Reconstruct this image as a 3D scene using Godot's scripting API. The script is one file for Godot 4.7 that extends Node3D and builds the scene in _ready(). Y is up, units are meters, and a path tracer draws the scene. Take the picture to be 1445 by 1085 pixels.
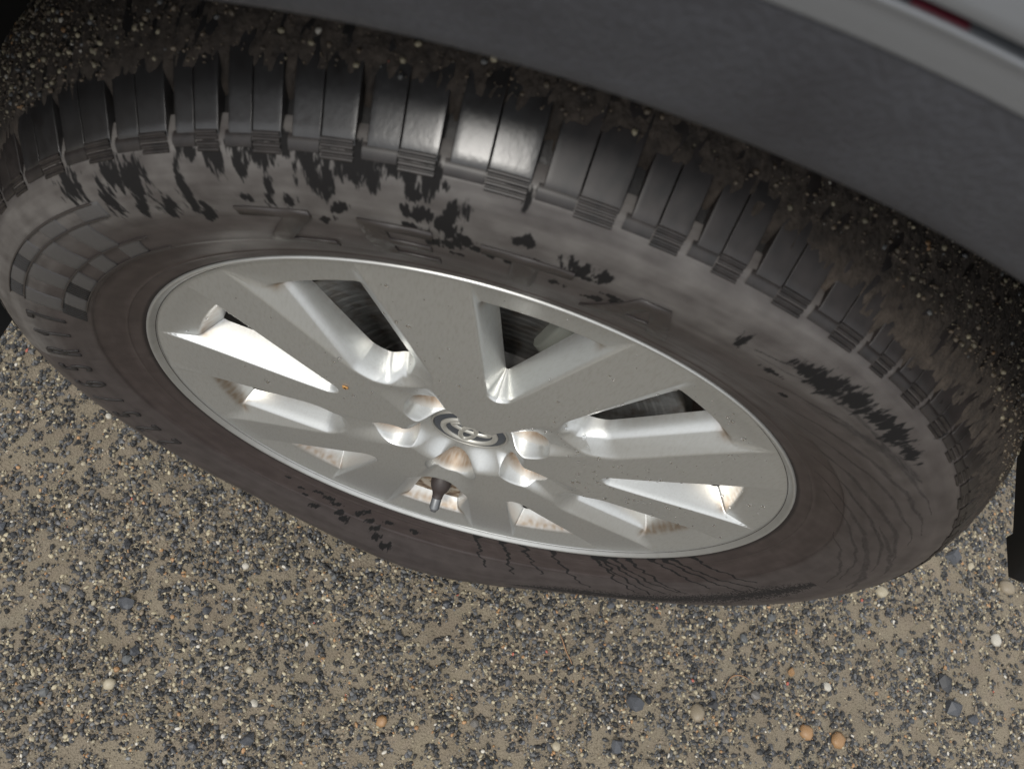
extends Node3D

const HUB := Vector3(0, 0.345, 0)
const LIP := 0.2345
const LIFT := 0.345          # wheel centre above the ground

var rng := RandomNumberGenerator.new()
var noise := FastNoiseLite.new()
var fine := FastNoiseLite.new()
var M := {}

# ------------------------------------------------------------------ helpers
func numbered(parent: Node, called: String) -> String:
	if not parent.has_node(NodePath(called)):
		return called
	var key := "n_" + called
	var k: int = parent.get_meta(key, 0) + 1
	parent.set_meta(key, k)
	return "%s_%03d" % [called, k]

func add(called: String, m: Mesh, mat: Material, parent: Node = self, at := Transform3D()) -> MeshInstance3D:
	var o := MeshInstance3D.new()
	o.mesh = m
	o.name = numbered(parent, called)
	if mat:
		o.material_override = mat
	o.transform = at
	parent.add_child(o, true)
	return o

func tag(o: Node, label: String, category := "", group := "", kind := "") -> void:
	if label: o.set_meta("label", label)
	if category: o.set_meta("category", category)
	if group: o.set_meta("group", group)
	if kind: o.set_meta("kind", kind)

# a grid of points P[i * nv + j] as a mesh with smooth normals; wrap_u closes it round u
func grid(P: PackedVector3Array, nu: int, nv: int, wrap_u := false, uv := PackedVector2Array(), col := PackedColorArray(), normals := PackedVector3Array(), flip := false) -> ArrayMesh:
	var N := normals
	if N.is_empty():
		N.resize(nu * nv)
		for i in nu:
			var i0 := i - 1
			var i1 := i + 1
			if wrap_u:
				i0 = (i0 + nu - 1) % (nu - 1)
				i1 = i1 % (nu - 1)
			else:
				i0 = maxi(i0, 0)
				i1 = mini(i1, nu - 1)
			for j in nv:
				var du := P[i1 * nv + j] - P[i0 * nv + j]
				var dv := P[i * nv + mini(j + 1, nv - 1)] - P[i * nv + maxi(j - 1, 0)]
				var n := du.cross(dv).normalized()
				N[i * nv + j] = -n if flip else n
	var I := PackedInt32Array()
	I.resize((nu - 1) * (nv - 1) * 6)
	var k := 0
	for i in nu - 1:
		for j in nv - 1:
			var a := i * nv + j
			var b := a + nv
			if flip:
				I[k] = a; I[k + 1] = b; I[k + 2] = a + 1
				I[k + 3] = a + 1; I[k + 4] = b; I[k + 5] = b + 1
			else:
				I[k] = a; I[k + 1] = a + 1; I[k + 2] = b
				I[k + 3] = a + 1; I[k + 4] = b + 1; I[k + 5] = b
			k += 6
	return pack(P, N, I, uv, col)

func pack(P: PackedVector3Array, N: PackedVector3Array, I: PackedInt32Array, uv := PackedVector2Array(), col := PackedColorArray(), into: ArrayMesh = null) -> ArrayMesh:
	var a := []
	a.resize(Mesh.ARRAY_MAX)
	a[Mesh.ARRAY_VERTEX] = P
	a[Mesh.ARRAY_NORMAL] = N
	a[Mesh.ARRAY_INDEX] = I
	if uv.size(): a[Mesh.ARRAY_TEX_UV] = uv
	if col.size(): a[Mesh.ARRAY_COLOR] = col
	var m := into if into else ArrayMesh.new()
	m.add_surface_from_arrays(Mesh.PRIMITIVE_TRIANGLES, a)
	return m

# revolve a profile of (r, z) round the wheel axis from angle a0 to a1 (degrees); outside is to the left when walking along it with r to the right and z up
func lathe(profile: PackedVector2Array, segs: int, a0 := 0.0, a1 := 360.0, flip := false) -> ArrayMesh:
	var P := PackedVector3Array()
	var U := PackedVector2Array()
	var nv := profile.size()
	var along := PackedFloat32Array([0.0])
	for j in range(1, nv):
		along.append(along[j - 1] + profile[j].distance_to(profile[j - 1]))
	for i in segs + 1:
		var t := deg_to_rad(lerpf(a0, a1, float(i) / segs))
		for p in profile:
			P.append(Vector3(p.x * cos(t), p.x * sin(t), p.y))
		for j in nv:
			U.append(Vector2(float(i) / segs, along[j] / along[nv - 1]))
	return grid(P, segs + 1, nv, a1 - a0 > 359.9, U, PackedColorArray(), PackedVector3Array(), not flip)

# subdivide a profile with a Catmull-Rom curve
func smooth(pts: PackedVector2Array, each := 4) -> PackedVector2Array:
	var out := PackedVector2Array()
	for i in pts.size() - 1:
		var p0 := pts[maxi(i - 1, 0)]
		var p3 := pts[mini(i + 2, pts.size() - 1)]
		for k in each:
			out.append(pts[i].cubic_interpolate(pts[i + 1], p0, p3, float(k) / each))
	out.append(pts[pts.size() - 1])
	return out

func at_profile(pts: PackedVector2Array, r: float) -> float:
	for i in pts.size() - 1:
		if r <= pts[i + 1].x:
			return lerpf(pts[i].y, pts[i + 1].y, clampf((r - pts[i].x) / maxf(pts[i + 1].x - pts[i].x, 1e-6), 0, 1))
	return pts[pts.size() - 1].y

func lin(r: float, g: float, b: float) -> Color:
	return Color(r, g, b).linear_to_srgb()

func mat(c: Color, rough: float, metal := 0.0) -> StandardMaterial3D:
	var m := StandardMaterial3D.new()
	m.albedo_color = c
	m.roughness = rough
	m.metallic = metal
	return m

func noise_tex(freq: float, ramp: Array, size := 512, octaves := 4, sd := 1, as_normal := false, bump := 4.0) -> NoiseTexture2D:
	var n := FastNoiseLite.new()
	n.seed = sd
	n.noise_type = FastNoiseLite.TYPE_SIMPLEX_SMOOTH
	n.frequency = freq
	n.fractal_octaves = octaves
	var t := NoiseTexture2D.new()
	t.width = size
	t.height = size
	t.seamless = true
	t.noise = n
	t.as_normal_map = as_normal
	t.bump_strength = bump
	if ramp.size():
		var g := Gradient.new()
		g.offsets = PackedFloat32Array(ramp.map(func(x): return x[0]))
		g.colors = PackedColorArray(ramp.map(func(x): return x[1]))
		t.color_ramp = g
	return t

func triplanar(m: StandardMaterial3D, scale: float, world := true) -> void:
	m.uv1_triplanar = true
	m.uv1_world_triplanar = world
	m.uv1_scale = Vector3.ONE * scale

# ------------------------------------------------------------------ ready
func _ready() -> void:
	rng.seed = 7
	noise.seed = 3
	noise.noise_type = FastNoiseLite.TYPE_SIMPLEX_SMOOTH
	noise.fractal_octaves = 3
	noise.frequency = 1.0
	fine.seed = 11
	fine.noise_type = FastNoiseLite.TYPE_SIMPLEX_SMOOTH
	fine.fractal_octaves = 2
	fine.frequency = 1.0

	var cam := Camera3D.new()
	cam.name = "camera"
	cam.transform = Transform3D(Basis(Vector3(0.95218, 0.18674, -0.24184), Vector3(-0.29774, 0.38928, -0.87167), Vector3(-0.06863, 0.90199, 0.42627)).orthonormalized(), HUB + Vector3(-0.02028, 0.55313, 0.19497))
	var lens := CameraAttributesPhysical.new()
	lens.frustum_focal_length = 24.31
	lens.frustum_focus_distance = 0.60
	lens.frustum_near = 0.02
	lens.frustum_far = 200.0
	lens.exposure_aperture = 13.0
	cam.attributes = lens
	cam.fov = 52.54
	cam.near = 0.02
	cam.far = 200.0
	add_child(cam)
	cam.current = true

	var we := WorldEnvironment.new()
	we.name = "environment"
	var env := Environment.new()
	env.background_mode = Environment.BG_SKY
	var sky := ProceduralSkyMaterial.new()
	sky.sky_top_color = Color(0.925, 0.935, 0.95)
	sky.sky_horizon_color = Color(0.82, 0.83, 0.85)
	sky.sky_curve = 0.25
	sky.ground_bottom_color = Color(0.35, 0.33, 0.30)
	sky.ground_horizon_color = Color(0.5, 0.5, 0.5)
	sky.sky_energy_multiplier = 1.0
	env.sky = Sky.new()
	env.sky.sky_material = sky
	env.tonemap_mode = Environment.TONE_MAPPER_LINEAR
	env.tonemap_exposure = 1.52
	env.sdfgi_enabled = true
	env.ssao_enabled = true
	env.ssil_enabled = true
	we.environment = env
	add_child(we)

	var sun := DirectionalLight3D.new()
	sun.name = "sun"
	sun.light_energy = 0.52
	sun.light_angular_distance = 12.0
	sun.light_color = Color(1.0, 0.985, 0.96)
	sun.shadow_enabled = true
	sun.look_at_from_position(Vector3(-0.28, 1.0, 0.62), Vector3.ZERO)
	add_child(sun)

	materials()
	ground()
	var car := Node3D.new()
	car.name = "car"
	add_child(car)
	tag(car, "pale grey car with dark plastic arch trim above its muddy wheel", "car")
	body(car)
	tyre(car)
	wheel(car)
	brakes(car)
	stones()

func materials() -> void:
	# silver wheel paint with faint brushing and dirt
	var s := mat(lin(0.575, 0.583, 0.572), 0.37, 0.78)
	s.vertex_color_use_as_albedo = true
	s.clearcoat_enabled = true
	s.clearcoat = 0.25
	s.clearcoat_roughness = 0.25
	s.albedo_texture = noise_tex(0.03, [[0.0, Color(0.93, 0.925, 0.915)], [0.45, Color(0.98, 0.98, 0.975)], [1.0, Color(1, 1, 1)]], 512, 5, 5)
	s.roughness_texture = noise_tex(0.05, [[0.0, Color(0.82, 0.82, 0.82)], [1.0, Color(1, 1, 1)]], 512, 4, 9)
	s.normal_enabled = true
	s.normal_scale = 0.35
	s.normal_texture = noise_tex(0.09, [], 512, 3, 13, true, 0.35)
	triplanar(s, 5.0)
	s.uv1_scale = Vector3(26.0, 7.0, 26.0)
	M.silver = s
	var pocket := mat(lin(0.50, 0.49, 0.46), 0.55, 0.45)
	pocket.vertex_color_use_as_albedo = true
	M.pocket = pocket
	var lip := mat(lin(0.47, 0.473, 0.462), 0.42, 0.78)
	lip.clearcoat_enabled = true
	lip.clearcoat = 0.3
	lip.clearcoat_roughness = 0.2
	lip.albedo_texture = s.albedo_texture
	triplanar(lip, 5.0, false)
	M.lip = lip
	M.barrel = mat(lin(0.30, 0.29, 0.275), 0.5, 0.6)
	M.cap_dark = mat(lin(0.05, 0.056, 0.066), 0.45, 0.2)
	M.cap_ring = mat(lin(0.34, 0.33, 0.30), 0.5, 0.6)
	M.emblem = mat(lin(0.44, 0.43, 0.39), 0.45, 0.6)
	M.valve_rubber = mat(lin(0.028, 0.02, 0.018), 0.55)
	M.valve_metal = mat(lin(0.16, 0.165, 0.17), 0.45, 0.6)
	var dust := mat(lin(0.45, 0.42, 0.37), 0.5, 0.5)
	dust.albedo_texture = noise_tex(0.01, [[0.0, Color(0.35, 0.24, 0.16)], [0.4, Color(0.72, 0.63, 0.54)], [0.6, Color(1, 0.98, 0.95)], [1.0, Color(1, 1, 1)]], 512, 5, 17)
	triplanar(dust, 14.0, false)
	M.dusty = dust
	var disc := mat(lin(0.36, 0.36, 0.355), 0.36, 0.9)
	disc.albedo_texture = noise_tex(0.02, [[0.0, Color(0.72, 0.66, 0.62)], [0.5, Color(0.9, 0.89, 0.88)], [1.0, Color(1, 1, 1)]], 256, 3, 23)
	triplanar(disc, 12.0, false)
	M.disc = disc
	M.rust = mat(lin(0.045, 0.028, 0.02), 0.85)
	M.caliper = mat(lin(0.15, 0.155, 0.135), 0.75)
	# rubber
	var rub := mat(lin(0.018, 0.0178, 0.018), 0.33)
	rub.albedo_texture = noise_tex(0.015, [[0.0, Color(0.6, 0.55, 0.52)], [0.5, Color(0.95, 0.93, 0.92)], [1.0, Color(1, 1, 1)]], 512, 5, 31)
	rub.clearcoat_enabled = true
	rub.clearcoat = 0.35
	rub.clearcoat_roughness = 0.28
	rub.normal_enabled = true
	rub.normal_scale = 0.3
	rub.normal_texture = noise_tex(0.06, [], 512, 4, 33, true, 1.2)
	triplanar(rub, 9.0, false)
	M.rubber = rub
	var dr := mat(lin(0.024, 0.0198, 0.0185), 0.46)
	dr.albedo_texture = noise_tex(0.02, [[0.0, Color(0.35, 0.35, 0.36)], [0.45, Color(0.75, 0.73, 0.72)], [1.0, Color(1, 1, 1)]], 512, 5, 37)
	triplanar(dr, 9.0, false)
	M.dusty_rubber = dr
	M.letter = mat(lin(0.030, 0.0255, 0.024), 0.42)
	M.size_letter = mat(lin(0.013, 0.011, 0.0105), 0.6)
	M.flag = mat(lin(0.060, 0.058, 0.058), 0.38)
	M.hatch = mat(lin(0.012, 0.011, 0.011), 0.6)
	var mud := mat(lin(0.058, 0.045, 0.034), 0.9)
	mud.albedo_texture = noise_tex(0.03, [[0.0, Color(0.35, 0.33, 0.32)], [0.5, Color(0.7, 0.68, 0.66)], [1.0, Color(1, 1, 1)]], 512, 5, 41)
	mud.normal_enabled = true
	mud.normal_texture = noise_tex(0.05, [], 512, 5, 43, true, 6.0)
	triplanar(mud, 8.0, false)
	M.mud = mud
	# body
	var trim := mat(lin(0.054, 0.057, 0.066), 0.52)
	trim.albedo_texture = noise_tex(0.006, [[0.0, Color(0.75, 0.74, 0.75)], [1.0, Color(1, 1, 1)]], 512, 4, 51)
	trim.normal_enabled = true
	trim.normal_texture = noise_tex(0.2, [], 256, 2, 53, true, 0.6)
	triplanar(trim, 6.0, false)
	M.trim = trim
	var paint := mat(lin(0.165, 0.173, 0.184), 0.42, 0.3)
	paint.clearcoat_enabled = true
	paint.clearcoat = 0.4
	paint.clearcoat_roughness = 0.08
	M.paint = paint
	M.liner = mat(lin(0.012, 0.012, 0.012), 0.9)
	M.red = mat(lin(0.10, 0.012, 0.022), 0.5)
	M.flap = mat(lin(0.012, 0.012, 0.013), 0.5)
	# ground
	var g := mat(Color.WHITE, 0.9)
	g.vertex_color_use_as_albedo = true
	g.albedo_texture = noise_tex(0.14, [[0.0, Color(1, 1, 1)], [0.45, Color(0.97, 0.96, 0.945)], [0.75, Color(0.80, 0.79, 0.77)], [1.0, Color(0.42, 0.40, 0.38)]], 1024, 3, 61)
	(g.albedo_texture.noise as FastNoiseLite).noise_type = FastNoiseLite.TYPE_CELLULAR
	g.normal_enabled = true
	g.normal_texture = noise_tex(0.10, [], 1024, 3, 63, true, 4.0)
	(g.normal_texture.noise as FastNoiseLite).noise_type = FastNoiseLite.TYPE_CELLULAR
	triplanar(g, 4.0)
	M.ground = g
	var st := mat(Color.WHITE, 0.52)
	st.vertex_color_use_as_albedo = true
	st.albedo_texture = noise_tex(0.03, [[0.0, Color(0.62, 0.61, 0.6)], [0.5, Color(0.9, 0.9, 0.9)], [1.0, Color(1, 1, 1)]], 256, 4, 71)
	triplanar(st, 30.0, false)
	M.stone = st

# ------------------------------------------------------------------ ground
const X0 := -1.7
const X1 := 2.0
const Z0 := -0.9
const Z1 := 1.1

func edge_of(x: float, z: float) -> float:
	return minf(minf(x - X0, X1 - x), minf(z - Z0, Z1 - z))

func ground_height(x: float, z: float) -> float:
	var h := noise.get_noise_2d(x * 6.0, z * 6.0) * 0.004 + fine.get_noise_2d(x * 60.0, z * 60.0) * 0.0011
	# the tyre presses a shallow hollow with a small rim of grit round it
	var d := Vector2(x / 0.13, (z + 0.09) / 0.13).length()
	h -= 0.004 * exp(-d * d)
	return h * smoothstep(0.0, 0.15, edge_of(x, z))

func gravelly(x: float, z: float) -> float:
	# how far gravel covers the silt here, below 0 is bare
	return noise.get_noise_2d(x * 9.0 + 40.0, z * 9.0) * 0.7 + fine.get_noise_2d(x * 42.0, z * 42.0 + 9.0) * 0.95 - smoothstep(0.2, 0.7, x) * 0.16 + 0.27

var land: MeshInstance3D

func ground() -> void:
	var nu := 500
	var nv := 280
	var P := PackedVector3Array()
	var C := PackedColorArray()
	for i in nu:
		for j in nv:
			var x := lerpf(X0, X1, float(i) / (nu - 1))
			var z := lerpf(Z0, Z1, float(j) / (nv - 1))
			P.append(Vector3(x, ground_height(x, z), z))
			var k := 0.5 + 0.5 * noise.get_noise_2d(x * 3.0, z * 3.0 + 70.0)
			var w := 0.5 + 0.5 * fine.get_noise_2d(x * 14.0, z * 14.0 + 30.0)
			var c := Color(0.205, 0.174, 0.128).lerp(Color(0.175, 0.151, 0.114), k)
			c = c.lerp(Color(0.15, 0.125, 0.092), 0.6 * smoothstep(0.45, 0.75, w))
			C.append(Color(0.12, 0.107, 0.085).lerp(c, smoothstep(0.0, 0.45, edge_of(x, z))))
	var m := grid(P, nu, nv, false, PackedVector2Array(), C, PackedVector3Array(), true)
	# the rest of the yard out to the horizon
	var xs := [-90.0, -30.0, -10.0, -4.0, X0, X1, 4.0, 10.0, 30.0, 90.0]
	var zs := [-90.0, -30.0, -10.0, -3.0, Z0, Z1, 3.0, 10.0, 30.0, 90.0]
	var Q := PackedVector3Array()
	var QN := PackedVector3Array()
	var QC := PackedColorArray()
	var QI := PackedInt32Array()
	for i in 10:
		for j in 10:
			Q.append(Vector3(xs[i], 0.0, zs[j]))
			QN.append(Vector3.UP)
			QC.append(Color(0.12, 0.107, 0.085))
			if i < 9 and j < 9 and not (i == 4 and j == 4):
				var a := i * 10 + j
				QI.append_array(PackedInt32Array([a, a + 10, a + 1, a + 1, a + 10, a + 11]))
	pack(Q, QN, QI, PackedVector2Array(), QC, m)
	land = add("ground", m, M.ground)
	tag(land, "", "", "", "structure")
	land.set_meta("label", "wet sandy silt yard strewn with dark gravel and pale grit")

func rock_mesh(sd: int, round_: float, level := 1) -> ArrayMesh:
	# an angular pebble of about unit size: a subdivided octahedron pushed in and out, with flats cut off it
	var r := RandomNumberGenerator.new()
	r.seed = sd
	var planes := []
	for k in 9:
		var d := Vector3(r.randfn(), r.randfn(), r.randfn()).normalized()
		planes.append([d, lerpf(r.randf_range(0.45, 0.82), 1.0, round_)])
	var st := SurfaceTool.new()
	st.begin(Mesh.PRIMITIVE_TRIANGLES)
	st.set_smooth_group(-1 if round_ < 0.5 else 0)
	var tris := []
	for sx in [-1, 1]:
		for sy in [-1, 1]:
			for sz in [-1, 1]:
				var t := [Vector3(sx, 0, 0), Vector3(0, sy, 0), Vector3(0, 0, sz)]
				if sx * sy * sz > 0:
					t = [t[0], t[2], t[1]]
				tris.append(t)
	for l in level:
		var next := []
		for t in tris:
			var ab: Vector3 = ((t[0] + t[1]) / 2).normalized()
			var bc: Vector3 = ((t[1] + t[2]) / 2).normalized()
			var ca: Vector3 = ((t[2] + t[0]) / 2).normalized()
			next.append_array([[t[0], ab, ca], [ab, t[1], bc], [ca, bc, t[2]], [ab, bc, ca]])
		tris = next
	var n := FastNoiseLite.new()
	n.seed = sd
	n.frequency = 0.9
	for t in tris:
		for v: Vector3 in t:
			var q := v * (1.0 + 0.22 * n.get_noise_3dv(v * 1.3) * (1.3 - round_))
			for p in planes:
				var over: float = q.dot(p[0]) - p[1]
				if over > 0.0:
					q -= p[0] * over * 0.9
			st.add_vertex(q)
	st.generate_normals()
	st.index()
	return st.commit()

func stone_color(kind: int) -> Color:
	var t := rng.randf()
	if kind == 0:   # dark slate chips
		var v := lerpf(0.017, 0.135, pow(t, 2.6))
		return Color(v * 0.99, v, v * rng.randf_range(0.97, 1.07))
	if kind == 1:   # pale and brown grit
		if t < 0.50: return Color(0.46, 0.40, 0.27) * rng.randf_range(0.55, 1.15)
		if t < 0.72: return Color(0.25, 0.20, 0.14) * rng.randf_range(0.6, 1.1)
		if t < 0.90: return Color(0.16, 0.16, 0.155) * rng.randf_range(0.6, 1.3)
		if t < 0.955: return Color(0.42, 0.24, 0.11) * rng.randf_range(0.7, 1.1)
		if t < 0.9575: return Color(0.42, 0.11, 0.07)
		return Color(0.62, 0.58, 0.5)
	return Color(0.13, 0.108, 0.082) * rng.randf_range(0.25, 2.3)

func tilt(x: float, z: float, s: Vector3, sunk: float) -> Transform3D:
	var b := Basis.from_euler(Vector3(rng.randf_range(-0.45, 0.45), rng.randf() * TAU, rng.randf_range(-0.45, 0.45))) * Basis.from_scale(s)
	return Transform3D(b, Vector3(x, ground_height(x, z) + s.y * sunk, z))

func scatter(called: String, m: Mesh, kind: int, want: int, lo: float, hi: float, skew: float, bare: float) -> void:
	var T := []
	var C := PackedColorArray()
	var tries := 0
	while T.size() < want and tries < want * 6:
		tries += 1
		# thick where the wheel stands, thinning out into the yard
		var far := rng.randf() < 0.13
		var x := rng.randf_range(X0, X1) if far else rng.randf_range(-1.0, 1.15)
		var z := rng.randf_range(Z0, Z1) if far else rng.randf_range(-0.48, 0.52)
		var g := gravelly(x, z)
		if g < 0.0 and rng.randf() > bare * exp(g * 5.0): continue
		var s := lerpf(lo, hi, pow(rng.randf(), skew)) * 0.5
		T.append(tilt(x, z, Vector3(s * rng.randf_range(0.9, 1.7), s * rng.randf_range(0.4, 0.95), s * rng.randf_range(0.7, 1.15)), rng.randf_range(0.05, 0.6)))
		C.append(stone_color(kind))
	var mm := MultiMesh.new()
	mm.transform_format = MultiMesh.TRANSFORM_3D
	mm.use_colors = true
	mm.mesh = m
	mm.instance_count = T.size()
	for i in T.size():
		mm.set_instance_transform(i, T[i])
		mm.set_instance_color(i, C[i])
	var o := MultiMeshInstance3D.new()
	o.name = called
	o.multimesh = mm
	o.material_override = M.stone
	land.add_child(o)
	tag(o, "", "", "", "stuff")

func stones() -> void:
	scatter("dark_gravel", rock_mesh(21, 0.0), 0, 180000, 0.0010, 0.0070, 3.4, 0.30)
	scatter("slate_chips", rock_mesh(28, 0.0), 0, 122000, 0.0010, 0.0068, 3.4, 0.30)
	scatter("pale_grit", rock_mesh(22, 0.6), 1, 185000, 0.0009, 0.0046, 2.9, 0.30)
	scatter("sand_grains", rock_mesh(23, 0.3, 0), 2, 230000, 0.0007, 0.0022, 1.7, 1.6)
	# the larger stones one by one
	var shapes := []
	for k in 8:
		shapes.append(rock_mesh(100 + k, 0.0 if k < 5 else 0.55))
	var tones := []
	for k in 10:
		var m := M.stone.duplicate() as StandardMaterial3D
		m.vertex_color_use_as_albedo = false
		m.albedo_color = [lin(0.040, 0.044, 0.052), lin(0.060, 0.064, 0.072), lin(0.085, 0.09, 0.10), lin(0.03, 0.031, 0.034), lin(0.11, 0.115, 0.115), lin(0.40, 0.35, 0.25), lin(0.26, 0.215, 0.15), lin(0.50, 0.47, 0.40), lin(0.33, 0.19, 0.085), lin(0.16, 0.15, 0.135)][k]
		tones.append(m)
	for k in 262:
		var x := rng.randf_range(-0.55, 0.85)
		var z := rng.randf_range(-0.22, 0.36)
		if (gravelly(x, z) < 0.0 and rng.randf() < 0.6) or (absf(x) < 0.16 and z < 0.0): continue
		var pale := rng.randf() < 0.22
		var s := lerpf(0.0036, 0.0080, pow(rng.randf(), 2.6)) * (0.72 if pale else 1.0)
		add("stone", shapes[rng.randi_range(5, 7) if pale else rng.randi_range(0, 4)], tones[rng.randi_range(5, 7) if pale else [0, 1, 1, 2, 3, 4, 9][rng.randi_range(0, 6)]], land, tilt(x, z, Vector3(s * rng.randf_range(0.9, 1.3), s * rng.randf_range(0.5, 0.8), s), 0.25))
	# and the ones that catch the eye, each a thing of its own: place, size, tone, shape
	for d in PEBBLES:
		var s: float = d[2] * 0.5
		var o := add("stone", shapes[d[4]], tones[d[3]], self, tilt(d[0], d[1], Vector3(s * 1.1, s * 0.62, s * 0.95), 0.3))
		tag(o, d[5], "stone", "larger stones lying on the yard")
	var fl := PackedVector3Array()
	for i in 9:
		var a := TAU * i / 8.0
		var r := 0.0026 * (1.0 + 0.25 * sin(i * 2.6))
		for v in [Vector3(0, 0, 0.0008), Vector3(cos(a) * r * 0.8, sin(a) * r, 0.0006), Vector3(cos(a) * r * 0.85, sin(a) * r * 1.05, 0.0)]:
			fl.append(v)
	var leaf := add("leaf_scrap", grid(fl, 9, 3, true, PackedVector2Array(), PackedColorArray(), PackedVector3Array(), true), mat(lin(0.42, 0.22, 0.07), 0.7), self, Transform3D(Basis(), HUB + Vector3(-0.0915, 0.0535, metal_at(-0.0915, 0.0535) + 0.0004)))
	tag(leaf, "tiny orange leaf scrap stuck to the silver wheel where two left spokes meet", "leaf")
	twig(Vector3(0.186, 0, 0.066), 0.035, 2.2, 0.02)
	tag(get_node("twig"), "thin straight brown twig on gravel below the valve side of the tyre", "twig")
	twig(Vector3(0.389, 0, 0.046), 0.040, 0.5, 0.35)
	tag(get_node("twig_001"), "thin curved reddish twig on bare sand in the lower right", "twig")

func twig(at: Vector3, long: float, turn: float, bend: float) -> void:
	var P := PackedVector3Array()
	for i in 13:
		var t := i / 12.0 - 0.5
		var c := Vector3(t * long, 0.0028 + 0.0012 * sin(i * 0.9), bend * long * (t * t * 4.0 - 0.3))
		for k in 7:
			var a := TAU * k / 6.0
			P.append(c + Vector3(0, cos(a), sin(a)) * 0.0007 * (1.2 - absf(t)))
	at.y = ground_height(at.x, at.z)
	add("twig", grid(P, 13, 7), mat(lin(0.26, 0.15, 0.08), 0.8), self, Transform3D(Basis(Vector3(0, 1, 0), turn), at))

const PEBBLES := [
	[0.520, 0.079, 0.0205, 8, 5, "bright orange pebble with a pale cracked face, larger of the two orange ones lower right"],
	[0.481, 0.080, 0.0187, 8, 6, "smooth orange brown pebble just left of the bright cracked orange one"],
	[0.010, 0.188, 0.0132, 8, 7, "small amber pebble alone at the bottom, left of the centre"],
	[-0.262, 0.222, 0.0134, 5, 5, "oval cream pebble at lower left beside a tiny orange bit"],
	[-0.262, 0.207, 0.0067, 8, 6, "tiny orange stone touching the oval cream pebble at lower left"],
	[-0.281, 0.145, 0.0186, 1, 0, "jagged star shaped slate chip in the gravel at far left"],
	[-0.179, 0.148, 0.0125, 2, 1, "flat grey six sided chip on bare sand at lower left"],
	[-0.113, 0.236, 0.0165, 1, 2, "dark oval stone with a ringed rim at the bottom, lower left"],
	[-0.162, 0.256, 0.0133, 1, 3, "long slate stone at the very bottom edge on the left"],
	[-0.120, 0.203, 0.0091, 7, 7, "small white stone just above the dark oval ringed one"],
	[-0.180, 0.076, 0.0089, 7, 5, "narrow cream chip standing out below the left spokes"],
	[-0.204, 0.076, 0.0097, 4, 4, "pale grey triangular chip left of the narrow cream one"],
	[-0.351, 0.083, 0.0087, 6, 6, "small tan pebble close to the left edge"],
	[0.275, 0.101, 0.0232, 1, 0, "large slate chip with pale veins, bottom centre right"],
	[0.263, 0.149, 0.0210, 2, 1, "flat blue grey slate at the bottom edge under the veined chip"],
	[0.003, 0.102, 0.0130, 1, 2, "slate lump in gravel midway between valve and bottom edge"],
	[0.044, 0.054, 0.0133, 0, 3, "dark oblong stone a hand below the valve"],
	[0.131, 0.116, 0.0146, 2, 4, "grey rounded lump half sunk in bare sand, bottom centre"],
	[0.127, 0.053, 0.0101, 6, 7, "peach pebble close under the bottom of the tyre"],
	[0.198, 0.165, 0.0112, 5, 5, "cream split pebble at the bottom edge right of the centre"],
	[0.725, -0.091, 0.0168, 7, 7, "bright white quartz stone near the right edge"],
	[0.565, -0.106, 0.0168, 5, 6, "smooth oval cream pebble under the right end of the tyre"],
	[0.655, -0.019, 0.0271, 3, 0, "black ridged slate, uppermost of the three dark slates at lower right"],
	[0.666, 0.006, 0.0268, 1, 1, "broad grey slate between the black ridged slate and the small one"],
	[0.690, 0.013, 0.0179, 1, 2, "smallest and rightmost of the three dark slates at lower right"],
	[0.502, 0.024, 0.0122, 7, 6, "white speckled pebble above the two orange ones"],
	[0.456, 0.020, 0.0140, 8, 0, "rough ochre crumb left of the white speckled pebble"],
	[0.742, -0.163, 0.0213, 6, 5, "large tan pebble at the foot of the black flap"],
	[0.424, -0.036, 0.0143, 4, 3, "pale grey shard under the tyre, right of the centre"],
	[0.393, -0.002, 0.0123, 4, 7, "pale grey rounded pebble below the grey shard"],
	[0.348, 0.093, 0.0201, 6, 7, "broad tan stone worn flush with the sand, bottom right of centre"],
	[0.665, -0.181, 0.0291, 2, 4, "large slate lying against the right end of the tyre"],
]

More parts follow.
